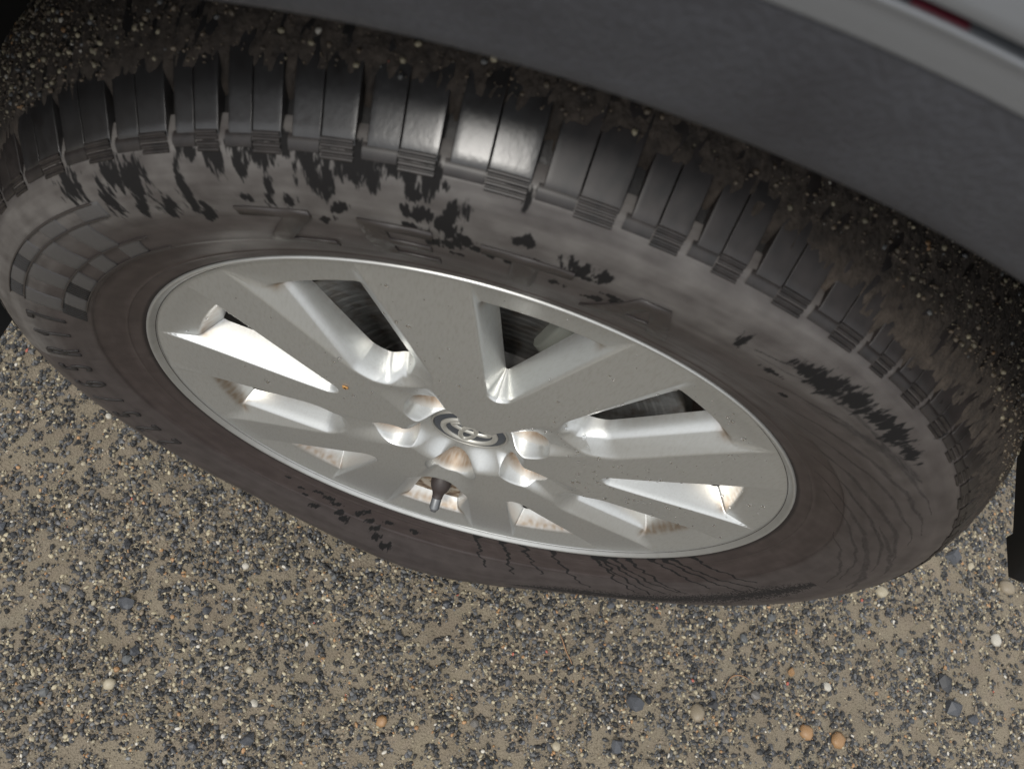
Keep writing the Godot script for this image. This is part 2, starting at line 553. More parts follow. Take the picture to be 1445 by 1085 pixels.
# ------------------------------------------------------------------ car body
func body(car: Node3D) -> void:
	# dark plastic trim round the arch: a bent strip from the lip outwards
	var lip_r := 0.42
	var a0 := 24.0
	var a1 := 176.0
	var trim := smooth(PackedVector2Array([Vector2(0.436, -0.03), Vector2(0.4235, 0.03), Vector2(0.4205, 0.050), Vector2(0.4225, 0.0545), Vector2(0.432, 0.058), Vector2(0.448, 0.0625), Vector2(0.4605, 0.0646), Vector2(0.4628, 0.0648)]), 4)
	add("arch_trim", lathe(trim, 160, a0, a1), M.trim, car, Transform3D(Basis(), HUB))
	var wing := smooth(PackedVector2Array([Vector2(0.4627, 0.0610), Vector2(0.4631, 0.0652), Vector2(0.4655, 0.0662), Vector2(0.4705, 0.0672), Vector2(0.4736, 0.0676), Vector2(0.4742, 0.060)]), 4)
	add("wing_panel", lathe(wing, 160, a0, a1), M.paint, car, Transform3D(Basis(), HUB))
	for span in [[86.6, 88.2], [84.6, 86.0]]:  # red reflection along the seam, built as thin coloured strips
		add("seam_reflection", lathe(smooth(PackedVector2Array([Vector2(0.4736, 0.0660), Vector2(0.4739, 0.0677), Vector2(0.4743, 0.0675), Vector2(0.4745, 0.066)]), 3), 12, span[0], span[1]), M.red, car, Transform3D(Basis(), HUB))
	add("seam_gap", lathe(PackedVector2Array([Vector2(0.470, 0.054), Vector2(0.482, 0.054)]), 100, a0, a1), M.liner, car, Transform3D(Basis(), HUB))
	var door := smooth(PackedVector2Array([Vector2(0.4764, 0.055), Vector2(0.4764, 0.0655), Vector2(0.4778, 0.0688), Vector2(0.49, 0.0692), Vector2(0.60, 0.055), Vector2(0.72, 0.02), Vector2(0.80, -0.10), Vector2(0.82, -0.5)]), 4)
	add("door_panel", lathe(door, 160, a0, a1), M.paint, car, Transform3D(Basis(), HUB))
	# the liner of the arch: a drum open towards the camera, closed at the back
	add("arch_liner", lathe(PackedVector2Array([Vector2(0.437, -0.02), Vector2(0.435, -0.10), Vector2(0.43, -0.30), Vector2(0.36, -0.36), Vector2(0.001, -0.36)]), 96, 14, 198, true), M.liner, car, Transform3D(Basis(), HUB))
	# mud flap behind the tyre
	var st := SurfaceTool.new()
	st.begin(Mesh.PRIMITIVE_TRIANGLES)
	var poly := PackedVector2Array([Vector2(-0.040, 0.25), Vector2(-0.26, 0.25), Vector2(-0.26, 0.02), Vector2(-0.155, -0.012), Vector2(-0.10, -0.018), Vector2(-0.083, -0.020), Vector2(-0.081, -0.0275), Vector2(-0.046, -0.0265), Vector2(-0.040, -0.015)])
	var tri := Geometry2D.triangulate_polygon(poly)
	var thick := 0.012
	for side in [0, 1]:
		for k in range(0, tri.size(), 3):
			for n in ([0, 1, 2] if side == 0 else [0, 2, 1]):
				var p := poly[tri[k + n]]
				st.add_vertex(Vector3(side * thick, p.y, p.x))
	for k in poly.size():
		var p := poly[k]
		var r := poly[(k + 1) % poly.size()]
		var v := [Vector3(0, p.y, p.x), Vector3(0, r.y, r.x), Vector3(thick, r.y, r.x), Vector3(thick, p.y, p.x)]
		for n in [0, 2, 1, 0, 3, 2]:
			st.add_vertex(v[n])
	st.generate_normals()
	add("mud_flap", st.commit(), M.flap, car, Transform3D(Basis(), HUB + Vector3(0.474, 0.0, 0.0)))

# ------------------------------------------------------------------ tyre
var side_profile := PackedVector2Array([Vector2(0.2300, -0.0045), Vector2(0.2345, -0.0030), Vector2(0.2375, -0.0008), Vector2(0.2405, 0.0004), Vector2(0.2445, 0.0019), Vector2(0.2455, 0.0026), Vector2(0.2475, 0.0030), Vector2(0.252, 0.0050), Vector2(0.258, 0.0076), Vector2(0.263, 0.0096), Vector2(0.2645, 0.0111), Vector2(0.268, 0.0124), Vector2(0.275, 0.0150), Vector2(0.284, 0.0176), Vector2(0.293, 0.0194), Vector2(0.302, 0.0200), Vector2(0.310, 0.0187), Vector2(0.317, 0.0161), Vector2(0.322, 0.0128), Vector2(0.3235, 0.0112), Vector2(0.3262, 0.0090), Vector2(0.3285, 0.0045), Vector2(0.330, 0.0005)])
var crown := PackedVector2Array([Vector2(0.3262, 0.0088), Vector2(0.3288, 0.0068), Vector2(0.3325, 0.0018), Vector2(0.3385, -0.0060), Vector2(0.3455, -0.0165), Vector2(0.3515, -0.0285), Vector2(0.3560, -0.0420)])
var base := PackedVector2Array([Vector2(0.3262, 0.0070), Vector2(0.3275, 0.0035), Vector2(0.3295, -0.0010), Vector2(0.3340, -0.0080), Vector2(0.3395, -0.0180), Vector2(0.3450, -0.0300), Vector2(0.3490, -0.0430)])

func settle(p: Vector3) -> Vector3:
	# the tyre's foot: flat on the ground, its side bulging there
	var r := Vector2(p.x, p.y).length()
	var t := absf(wrapf(rad_to_deg(atan2(p.y, p.x)) + 90.0, -180.0, 180.0))
	var b := exp(-pow(t / 24.0, 2.0))
	if p.z > -0.09:
		p.z += 0.017 * b * smoothstep(0.25, 0.31, r)
	p.y = maxf(p.y, -LIFT - 0.003)
	return p

func settled(m: ArrayMesh) -> ArrayMesh:
	var out := ArrayMesh.new()
	for s in m.get_surface_count():
		var a := m.surface_get_arrays(s)
		var P: PackedVector3Array = a[Mesh.ARRAY_VERTEX]
		for i in P.size():
			P[i] = settle(P[i])
		a[Mesh.ARRAY_VERTEX] = P
		out.add_surface_from_arrays(Mesh.PRIMITIVE_TRIANGLES, a)
	return out

# wet rubbed patches on the dusty sidewall: degrees round the wheel, radius, half length along, half height (mm), lean
const PATCHES := [
	[132.0, 0.317, 7, 8, 0.0], [128.5, 0.307, 4, 8, 0.3], [126.0, 0.316, 8, 6, 0.0], [124.3, 0.312, 7, 10, 0.15], [122.6, 0.298, 5, 7, 0.5], [125.6, 0.299, 4, 6, 0.6], [119.7, 0.305, 3, 11, 0.25], [119.0, 0.296, 3, 5, 0.4], [123.0, 0.296, 3, 5, 0.4],
	[119.4, 0.291, 4, 5, 0.5], [117.8, 0.323, 5, 4, 0.0], [115.6, 0.320, 4, 7, 0.0], [113.6, 0.321, 3, 7, -0.2], [111.6, 0.321, 4, 6, -0.2], [109.9, 0.324, 5, 4, 0.0], [107.8, 0.319, 6, 7, 0.1], [106.8, 0.313, 3, 6, 0.2],
	[114.2, 0.303, 3, 2, 0.0], [111.7, 0.307, 2, 7, 0.35], [110.3, 0.303, 3, 3, 0.2], [108.0, 0.293, 4, 3, 0.8], [106.0, 0.303, 3, 3, 0.8], [104.4, 0.322, 9, 6, 0.1], [103.2, 0.317, 3, 5, 0.0], [102.0, 0.323, 4, 4, 0.2], [100.7, 0.321, 3, 7, -0.2], [99.2, 0.321, 5, 7, -0.1], [100.2, 0.315, 3, 3, 0.0],
	[93.5, 0.326, 5, 4, 0.0], [92.8, 0.322, 2, 4, 0.0], [99.9, 0.307, 6, 3, 0.1], [98.0, 0.306, 3, 7, 0.5], [97.3, 0.312, 4, 4, 0.3], [97.6, 0.302, 4, 5, 0.0], [98.8, 0.290, 4, 4, 0.5], [97.6, 0.292, 5, 5, 0.4], [96.6, 0.297, 5, 4, 0.3], [95.5, 0.293, 5, 2, 0.0], [94.5, 0.291, 4, 3, 0.0], [100.6, 0.299, 5, 2, 0.2], [97.2, 0.284, 3, 2, 0.0],
	[92.2, 0.306, 4, 2, 0.0], [92.0, 0.309, 2, 3, 0.0], [90.8, 0.295, 5, 3, 0.3], [92.5, 0.290, 4, 2, 0.3], [87.7, 0.302, 6, 4, 0.1], [87.2, 0.297, 7, 2, 0.0], [88.8, 0.284, 4, 3, 0.0], [85.8, 0.302, 3, 3, 0.0], [85.2, 0.281, 5, 3, 0.4], [84.0, 0.290, 5, 2, 0.0], [83.5, 0.286, 4, 3, 0.3],
	[73.3, 0.301, 2, 5, -0.2], [68.0, 0.293, 8, 2, 0.0], [66.8, 0.306, 9, 3, 0.0], [64.5, 0.306, 10, 6, -0.2], [61.0, 0.309, 10, 5, -0.2], [57.5, 0.310, 10, 4, 0.0], [54.0, 0.310, 9, 5, 0.0], [50.5, 0.310, 8, 3, 0.0], [51.0, 0.324, 2, 3, 0.0], [41.5, 0.329, 4, 3, 0.0], [63.7, 0.281, 3, 2, 0.0],
	[-118.1, 0.252, 5, 3, 0.2], [-115.0, 0.254, 6, 4, 0.2], [-112.9, 0.258, 6, 4, 0.3], [-111.0, 0.265, 5, 5, 0.3], [-109.1, 0.271, 6, 5, 0.0], [-107.0, 0.258, 5, 5, 0.4], [-105.6, 0.252, 5, 4, 0.3], [-104.0, 0.262, 5, 4, 0.4], [-102.1, 0.267, 6, 5, 0.3], [-100.0, 0.256, 5, 3, 0.2], [-98.3, 0.283, 8, 6, 0.0], [-101.0, 0.276, 6, 5, 0.3], [-93.6, 0.256, 6, 4, 0.0], [-126.5, 0.250, 4, 2, 0.0], [-122.0, 0.256, 4, 2, 0.3], [-116.5, 0.270, 6, 4, 0.2], [-120.0, 0.262, 4, 2, 0.2],
]
# thin cracks of clean rubber running out from the rim: degrees, degrees drifted, outer radius
const RUNS := [[-79.0, 3.0, 0.275], [-72.0, 2.5, 0.278], [-67.0, 4.0, 0.272], [-60.0, 7.0, 0.283], [-48.5, 5.5, 0.284], [-47.5, 8.0, 0.285], [-46.0, 10.0, 0.283], [-44.0, 11.0, 0.280], [-40.0, 9.0, 0.281], [-33.0, 9.0, 0.274], [-30.0, 14.0, 0.282], [-28.0, 18.0, 0.284], [-22.0, 10.0, 0.272]]

# soft wet swirls over the right-hand side: start angle, end angle, start radius, end radius, half width (mm), strength
const SWIRLS := [[72.0, 50.0, 0.300, 0.312, 1.2, 0.9], [71.0, 44.0, 0.2985, 0.305, 0.8, 0.6], [68.0, 36.0, 0.283, 0.309, 1.0, 0.6], [62.0, 30.0, 0.272, 0.306, 1.4, 0.55], [57.0, 26.0, 0.265, 0.302, 1.0, 0.5], [52.0, 18.0, 0.258, 0.300, 1.6, 0.5], [46.0, 13.0, 0.254, 0.296, 1.1, 0.55], [40.0, 10.0, 0.250, 0.292, 1.5, 0.45], [34.0, 6.0, 0.252, 0.290, 0.9, 0.5], [30.0, 12.0, 0.283, 0.305, 1.6, 0.45], [24.0, 4.0, 0.276, 0.300, 1.2, 0.5], [20.0, 3.0, 0.262, 0.288, 1.0, 0.5], [17.0, 2.0, 0.286, 0.304, 1.5, 0.5], [60.0, 47.0, 0.290, 0.303, 2.2, 0.5], [55.0, 44.0, 0.296, 0.308, 2.4, 0.6]]

func sidewall_maps() -> Array:
	# colour and roughness of the dusty rubber, for the upper and the lower half
	var w := 2048
	var h := 256
	var out := []
	var r_of := PackedFloat32Array()
	var prof := smooth(side_profile, 3)
	var total := 0.0
	var acc := PackedFloat32Array([0.0])
	for j in range(1, prof.size()):
		total += prof[j].distance_to(prof[j - 1])
		acc.append(total)
	for y in h:
		var want := (y + 0.5) / h * total
		var j := 1
		while j < acc.size() - 1 and acc[j] < want: j += 1
		r_of.append(lerpf(prof[j - 1].x, prof[j].x, (want - acc[j - 1]) / maxf(acc[j] - acc[j - 1], 1e-6)))
	for half in 2:
		var streak := FastNoiseLite.new()
		streak.seed = 5 + half
		streak.frequency = 0.01
		streak.fractal_octaves = 4
		var S := PackedFloat32Array()
		S.resize(w * h)
		for y in h:
			for x in w:
				S[y * w + x] = streak.get_noise_2d(x * 0.35, y * 4.5) * 0.6 + streak.get_noise_2d(x * 2.0 + 900.0, y * 2.6) * 0.6
		var cover := PackedFloat32Array()   # 1 = clean black rubber
		cover.resize(w * h)
		var deg := 180.0 / w
		for p in PATCHES:
			var a: float = p[0]
			if (a >= 0.0) != (half == 0): continue
			var cx: float = (a if half == 0 else a + 180.0) / deg
			var mm_x: float = deg_to_rad(deg) * p[1] * 1000.0
			var mm_y: float = total * 1000.0 / h
			var cy := 0
			while cy < h - 1 and r_of[cy] < p[1]: cy += 1
			var R := maxf(p[2], p[3]) * 2.5
			for y in range(maxi(0, int(cy - R / mm_y)), mini(h, int(cy + R / mm_y) + 1)):
				for x in range(maxi(0, int(cx - R / mm_x)), mini(w, int(cx + R / mm_x) + 1)):
					var dy := (y - cy) * mm_y
					var dx: float = (x - cx) * mm_x + dy * p[4]
					var big := 1.3 if half == 0 and p[1] > 0.3 else 1.0
					var d := sqrt(pow(dx / p[2], 2.0) + pow(dy / p[3], 2.0)) / big
					d += fine.get_noise_2d(x * mm_x * 0.20 + p[0], y * mm_y * 0.07) * 0.70 + fine.get_noise_2d(x * mm_x * 0.8, y * mm_y * 0.16 + p[0]) * 0.40
					var k := 1.0 - smoothstep(0.72, 1.0, d)
					if k > cover[y * w + x]: cover[y * w + x] = k
		if half == 0:
			for w_ in SWIRLS:
				for q in 700:
					var t := q / 699.0
					var a: float = lerpf(w_[0], w_[1], t) + fine.get_noise_1d(t * 3.0 + w_[0]) * 0.8
					var rr: float = lerpf(w_[2], w_[3], sin(t * 1.35) / sin(1.35)) + fine.get_noise_1d(t * 4.0 + w_[1] + 50.0) * 0.002
					var yc := 0
					while yc < h - 1 and r_of[yc] < rr: yc += 1
					var mm_y: float = total * 1000.0 / h
					var half_w: float = w_[4] * sin(PI * clampf(t, 0.02, 0.98)) * (1.0 + 0.6 * fine.get_noise_1d(t * 14.0 + w_[0]))
					var cx := int(a / deg)
					var reach := int(half_w * 2.0 / mm_y) + 1
					for y in range(maxi(0, yc - reach), mini(h, yc + reach + 1)):
						var e := absf(y - yc) * mm_y / maxf(half_w, 0.1)
						var k: float = w_[5] * (1.0 - smoothstep(0.3, 1.6, e)) * (0.75 + 0.5 * fine.get_noise_2d(cx * 0.05, y * 0.4))
						for x in range(maxi(0, cx - 1), mini(w, cx + 2)):
							cover[y * w + x] = maxf(cover[y * w + x], clampf(k, 0.0, 1.0))
		if half == 1:
			for run in RUNS:
				for s in 400:
					var t := s / 399.0
					var a: float = run[0] + run[1] * pow(t, 1.4) + fine.get_noise_1d(t * 5.0 + run[0]) * 1.2
					var rr: float = lerpf(0.236, run[2], t)
					var y := 0
					while y < h - 1 and r_of[y] < rr: y += 1
					var wide: float = lerpf(1.7, 0.45, sqrt(t)) * (1.2 + fine.get_noise_1d(t * 9.0 + run[0] * 3.0)) + (3.0 * maxf(0.0, 1.0 - t * 8.0))
					var cx: int = int((a + 180.0) / deg)
					var px := int(ceil(wide / (deg_to_rad(deg) * rr * 1000.0)))
					for x in range(maxi(0, cx - px), mini(w, cx + px + 1)):
						cover[y * w + x] = maxf(cover[y * w + x], 0.95)
			# the scuffed wet band low on the bulge
			for y in h:
				for x in w:
					var a := x * deg - 180.0
					var band := 0.296 - 0.010 * smoothstep(-50.0, -10.0, a)
					var d := absf(r_of[y] - band) / (0.0075 * smoothstep(-74.0, -55.0, a) * (1.0 - smoothstep(-14.0, 8.0, a)) + 1e-5)
					if d < 2.0:
						d += fine.get_noise_2d(x * 0.13, y * 0.13) * 0.9 + fine.get_noise_2d(x * 0.4 + y * 0.2, y * 0.12) * 0.9
						cover[y * w + x] = maxf(cover[y * w + x], 0.85 * (1.0 - smoothstep(0.55, 0.95, d)))
		var rgb := PackedByteArray()
		rgb.resize(w * h * 3)
		var rough := PackedByteArray()
		rough.resize(w * h)
		var k := 0
		for y in h:
			var r := r_of[y]
			# brown road film near the rim, greyer dust beyond; sky sheen painted paler over the upper shoulder
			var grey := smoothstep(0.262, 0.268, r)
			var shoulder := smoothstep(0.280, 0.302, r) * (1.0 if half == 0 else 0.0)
			var clean := 0.55 * (1.0 - smoothstep(0.2365, 0.2385, r))
			for x in w:
				var n := S[y * w + x]
				var c := maxf(cover[y * w + x], clean)
				var film := clampf(1.0 + n * 0.34, 0.3, 1.7)
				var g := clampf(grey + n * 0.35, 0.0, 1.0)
				var up := clampf(grey * shoulder * (0.75 + 0.6 * n) * smoothstep(0.22, 1.05, x / 1024.0), 0.0, 1.0)  # weight of the sky sheen painted into the albedo
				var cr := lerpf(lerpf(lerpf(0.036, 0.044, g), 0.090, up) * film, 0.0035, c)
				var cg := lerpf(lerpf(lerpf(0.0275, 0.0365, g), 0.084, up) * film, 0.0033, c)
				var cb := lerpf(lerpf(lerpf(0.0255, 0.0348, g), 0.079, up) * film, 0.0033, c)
				rgb[k * 3] = int(pow(cr, 0.4545) * 255.0)
				rgb[k * 3 + 1] = int(pow(cg, 0.4545) * 255.0)
				rgb[k * 3 + 2] = int(pow(cb, 0.4545) * 255.0)
				rough[k] = int(clampf(lerpf(0.37 - n * 0.08, 0.85, c), 0.0, 1.0) * 255.0)
				k += 1
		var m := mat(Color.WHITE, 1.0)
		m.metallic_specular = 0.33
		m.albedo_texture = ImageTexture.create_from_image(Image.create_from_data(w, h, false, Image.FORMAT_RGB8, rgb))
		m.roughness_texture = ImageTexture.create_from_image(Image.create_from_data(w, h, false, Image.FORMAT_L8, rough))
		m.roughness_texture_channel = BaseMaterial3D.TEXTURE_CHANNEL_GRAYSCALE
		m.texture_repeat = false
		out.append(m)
	return out

func tyre(car: Node3D) -> void:
	var T := Node3D.new()
	T.name = "tyre"
	T.position = HUB
	car.add_child(T)
	var maps := sidewall_maps()
	var prof := smooth(side_profile, 3)
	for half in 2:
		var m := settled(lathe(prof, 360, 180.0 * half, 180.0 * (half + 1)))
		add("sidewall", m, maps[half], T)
	# the carcass under the tread, round to the far sidewall
	var under := base.duplicate()
	under.append_array(PackedVector2Array([Vector2(0.3525, -0.065), Vector2(0.3540, -0.098), Vector2(0.3525, -0.131), Vector2(0.349, -0.153), Vector2(0.335, -0.186), Vector2(0.32, -0.207), Vector2(0.30, -0.215), Vector2(0.26, -0.206), Vector2(0.225, -0.19)]))
	add("carcass", settled(lathe(under, 360)), M.rubber, T)
	# shoulder blocks: each pitch holds two, a wide groove before the first and a sipe between
	var edges := tread_angles()
	for i in edges.size() - 1:
		var a: float = edges[i]
		var b: float = edges[i + 1]
		var mid := lerpf(a, b, 0.53)
		var where := 0.5 * (a + b)
		for part in [[a + 0.40, mid - 0.03, 1.0, 0.0], [mid + 0.03, b - 0.40, 0.0, 1.0]]:
			add("tread_block", settled(block(crown, base, part[0], part[1], part[2], part[3])), M.rubber if where > 93.0 and where < 136.0 else M.dusty_rubber, T)
		# fine ribs moulded on the edge below every second block
		add("shoulder_rib", settled(ribs(a + 0.5, mid)), M.dusty_rubber, T)
		add("shoulder_ledge", settled(ledge(mid + 0.1, b - 0.1)), M.dusty_rubber, T)
	# the rib next to the shoulder, half buried in mud
	var rib := PackedVector2Array([Vector2(0.3570, -0.0500), Vector2(0.3595, -0.0540), Vector2(0.3612, -0.066), Vector2(0.3620, -0.078), Vector2(0.3600, -0.083)])
	var rib_base := PackedVector2Array([Vector2(0.3500, -0.0500), Vector2(0.3512, -0.0540), Vector2(0.352, -0.066), Vector2(0.353, -0.078), Vector2(0.353, -0.083)])
	for i in edges.size() - 1:
		if edges[i] < -15.0 or edges[i] > 165.0: continue
		add("tread_block", block(rib, rib_base, edges[i] + 1.4, edges[i + 1] + 0.6), M.rubber, T)
	mud(T)
	sidewall_marks(T)

func tread_angles() -> Array:
	# the pitch varies a little round the tyre, as moulded treads do
	var out := [-178.0]
	var seen := [65.6, 71.2, 76.9, 81.6, 86.4, 92.4, 98.6, 104.2, 109.5, 114.4, 118.9, 124.7, 131.1, 137.9]
	while out[-1] < 58.0:
		out.append(out[-1] + [5.3, 5.8, 5.1, 4.8, 5.6][out.size() % 5])
	out.append_array(seen)
	while out[-1] < 178.0:
		out.append(out[-1] + [5.6, 5.0, 4.8, 5.4][out.size() % 4])
	return out

func block(top: PackedVector2Array, foot: PackedVector2Array, a: float, b: float, ease_a := 1.0, ease_b := 1.0) -> ArrayMesh:
	# a tread block: its outer face bent round the wheel, its two walls going down to the groove, edges eased
	var o := smooth(top, 2)
	var f := smooth(foot, 2)
	var n := 7
	var nv := o.size()
	var P := PackedVector3Array()
	for i in n + 4:
		var t: float
		var sunk := 0.0
		var low := 0.0
		if i <= 1:
			t = a + 0.01 * i
			low = 1.0 if i == 0 else 0.0
			sunk = 0.06 * ease_a if i == 1 else 0.0
		elif i >= n + 2:
			t = b - 0.01 * (n + 3 - i)
			low = 1.0 if i == n + 3 else 0.0
			sunk = 0.06 * ease_b if i == n + 2 else 0.0
		else:
			t = lerpf(a + 0.07, b - 0.07, float(i - 2) / (n - 1))
		for j in nv:
			var q := o[j].lerp(f[j], maxf(low, sunk))
			var ang := deg_to_rad(t)
			P.append(Vector3(q.x * cos(ang), q.x * sin(ang), q.y))
	return grid(P, n + 4, nv, false, PackedVector2Array(), PackedColorArray(), PackedVector3Array(), true)

func ribs(a: float, b: float) -> ArrayMesh:
	var pr := PackedVector2Array()
	for k in 4:
		var c := Vector2(0.3216, 0.0131).lerp(Vector2(0.3285, 0.0072), (k + 0.5) / 4.0)
		pr.append_array(PackedVector2Array([c + Vector2(-0.0008, 0.0004), c + Vector2(-0.0002, 0.0009), c + Vector2(0.0006, 0.0005), c + Vector2(0.0007, -0.0004)]))
	return lathe(pr, 6, a, b)

func ledge(a: float, b: float) -> ArrayMesh:
	return lathe(PackedVector2Array([Vector2(0.3233, 0.0113), Vector2(0.3237, 0.0120), Vector2(0.3262, 0.0099), Vector2(0.3271, 0.0085), Vector2(0.3276, 0.0070)]), 6, a, b)

func mud(T: Node3D) -> void:
	# a crust of dried mud over the middle of the tread
	var nu := 700
	var nv := 34
	var P := PackedVector3Array()
	var surf := crown.duplicate()
	surf.append_array(PackedVector2Array([Vector2(0.3585, -0.050), Vector2(0.3612, -0.066), Vector2(0.3625, -0.098), Vector2(0.359, -0.140)]))
	for i in nu:
		var t := deg_to_rad(lerpf(-40.0, 190.0, float(i) / (nu - 1)))
		for j in nv:
			var z := lerpf(0.006, -0.14, float(j) / (nv - 1))
			var r := 0.0
			for k in surf.size() - 1:
				if z <= surf[k].y and z >= surf[k + 1].y:
					r = lerpf(surf[k].x, surf[k + 1].x, (surf[k].y - z) / (surf[k].y - surf[k + 1].y))
			if r == 0.0: r = surf[0].x
			var d := rad_to_deg(t)
			# the crust reaches further out towards both ends of the visible arc
			var start := -0.0065 + 0.0145 * smoothstep(88.0, 58.0, d) + 0.014 * smoothstep(130.0, 152.0, d)
			var cover := smoothstep(start + 0.003, start - 0.006, z + 0.0045 * fine.get_noise_2d(d * 2.6, z * 500.0) + 0.004 * fine.get_noise_2d(d * 0.5, z * 90.0))
			var lump := fine.get_noise_2d(d * 3.0, z * 500.0) * 0.0010 + noise.get_noise_2d(d * 0.7, z * 90.0) * 0.0016
			r += lerpf(-0.0095, 0.0005 + lump, cover)
			P.append(Vector3(r * cos(t), r * sin(t), z))
	var o := add("mud", grid(P, nu, nv, false, PackedVector2Array(), PackedColorArray(), PackedVector3Array(), true), M.mud, T)
	tag(o, "", "", "", "stuff")
	# grit caught in it
	var Tr := []
	var C := PackedColorArray()
	while Tr.size() < 20000:
		var d := rng.randf_range(-30.0, 165.0)
		var z := rng.randf_range(-0.12, -0.012)
		var dens := 0.20 + 0.8 * smoothstep(112.0, 138.0, d) + 0.35 * smoothstep(80.0, 60.0, d)
		if rng.randf() > dens or z > -0.0065 + 0.014 * smoothstep(88.0, 58.0, d) + 0.014 * smoothstep(126.0, 148.0, d) + 0.005 * rng.randfn(): continue
		var r := at_z(surf, z) + 0.0006
		var t := deg_to_rad(d)
		var s := lerpf(0.0004, 0.0017, pow(rng.randf(), 5.0))
		Tr.append(Transform3D(Basis.from_euler(Vector3(rng.randf() * TAU, rng.randf() * TAU, 0)) * Basis.from_scale(Vector3(s, s * 0.8, s * 0.9)), Vector3(r * cos(t), r * sin(t), z)))
		var c := stone_color(1) * 0.6
		if rng.randf() < 0.80 and s < 0.0014: c = Color(0.10, 0.075, 0.05) * rng.randf_range(0.5, 1.3)
		C.append(c)
	grains("grit", T, rock_mesh(25, 0.5), Tr, C, M.stone)

func at_z(surf: PackedVector2Array, z: float) -> float:
	for k in surf.size() - 1:
		if z <= surf[k].y and z >= surf[k + 1].y:
			return lerpf(surf[k].x, surf[k + 1].x, (surf[k].y - z) / (surf[k].y - surf[k + 1].y))
	return surf[0].x

func grains(called: String, parent: Node, m: Mesh, T: Array, C: PackedColorArray, material: Material) -> void:
	var mm := MultiMesh.new()
	mm.transform_format = MultiMesh.TRANSFORM_3D
	mm.use_colors = C.size() > 0
	mm.mesh = m
	mm.instance_count = T.size()
	for i in T.size():
		mm.set_instance_transform(i, T[i])
		if C.size(): mm.set_instance_color(i, C[i])
	var o := MultiMeshInstance3D.new()
	o.name = called
	o.multimesh = mm
	o.material_override = material
	parent.add_child(o)
	tag(o, "", "", "", "stuff")

func sidewall_marks(T: Node3D) -> void:
	lettering(T, "225/65R17", 213.5, 0.2785, 0.0215, 5.55, 0.0010, 0.66, M.size_letter)
	lettering(T, "ZETA", 118.0, 0.2655, 0.0330, 10.6, 0.0011, 1.55, M.letter)
	# chequered flag moulded into the side: bands across, squares along, alternately raised and hatched
	var prof := smooth(side_profile, 3)
	var bands := [0.2665, 0.2790, 0.2990, 0.3075]
	for k in 3:
		for c in 8:
			var a: float = 130.5 + c * 3.85
			var b := a + 3.85
			var lean := [4.5, 1.5, 0.0][k] as float
			if (c + k) % 2 == 0:
				add("raised_square", patch(prof, bands[k], bands[k + 1], a + lean, b + lean, [2.4, 1.2, 0.3][k], 0.0007), M.flag, T)
			elif k != 1 and c > 3:
				for s in 6:
					var u := lerpf(a, b, (s + 0.25) / 6.0) + lean
					add("hatch_bar", patch(prof, bands[k], bands[k + 1], u, u + 0.30, [2.4, 1.2, 0.3][k], 0.0007), M.hatch, T)
	for e in 4:
		add("flag_line", patch(prof, bands[e] - 0.0004, bands[e] + 0.0004, 131.0, 161.5, 0.0, 0.0011), M.letter, T)

func patch(prof: PackedVector2Array, r0: float, r1: float, a: float, b: float, skew: float, high: float) -> ArrayMesh:
	# a thin raised piece lying on the sidewall between two radii and two angles
	var n := maxi(2, int((b - a) / 0.8) + 1)
	var nr := 6
	var P := PackedVector3Array()
	for i in n + 2:
		var t := clampf((i - 0.5) / n, 0.0, 1.0) if i > 0 and i < n + 1 else (0.0 if i == 0 else 1.0)
		if i > 0 and i < n + 1:
			t = float(i - 1) / (n - 1)
		for j in nr + 2:
			var s := clampf(float(j - 1) / (nr - 1), 0.0, 1.0)
			var r := lerpf(r0, r1, s)
			var ang := deg_to_rad(lerpf(a, b, t) - skew * s)
			var up := high if i > 0 and i < n + 1 and j > 0 and j < nr + 1 else -0.0004
			P.append(Vector3(r * cos(ang), r * sin(ang), at_profile(prof, r) + up))
	return settled(grid(P, n + 2, nr + 2, false, PackedVector2Array(), PackedColorArray(), PackedVector3Array(), true))

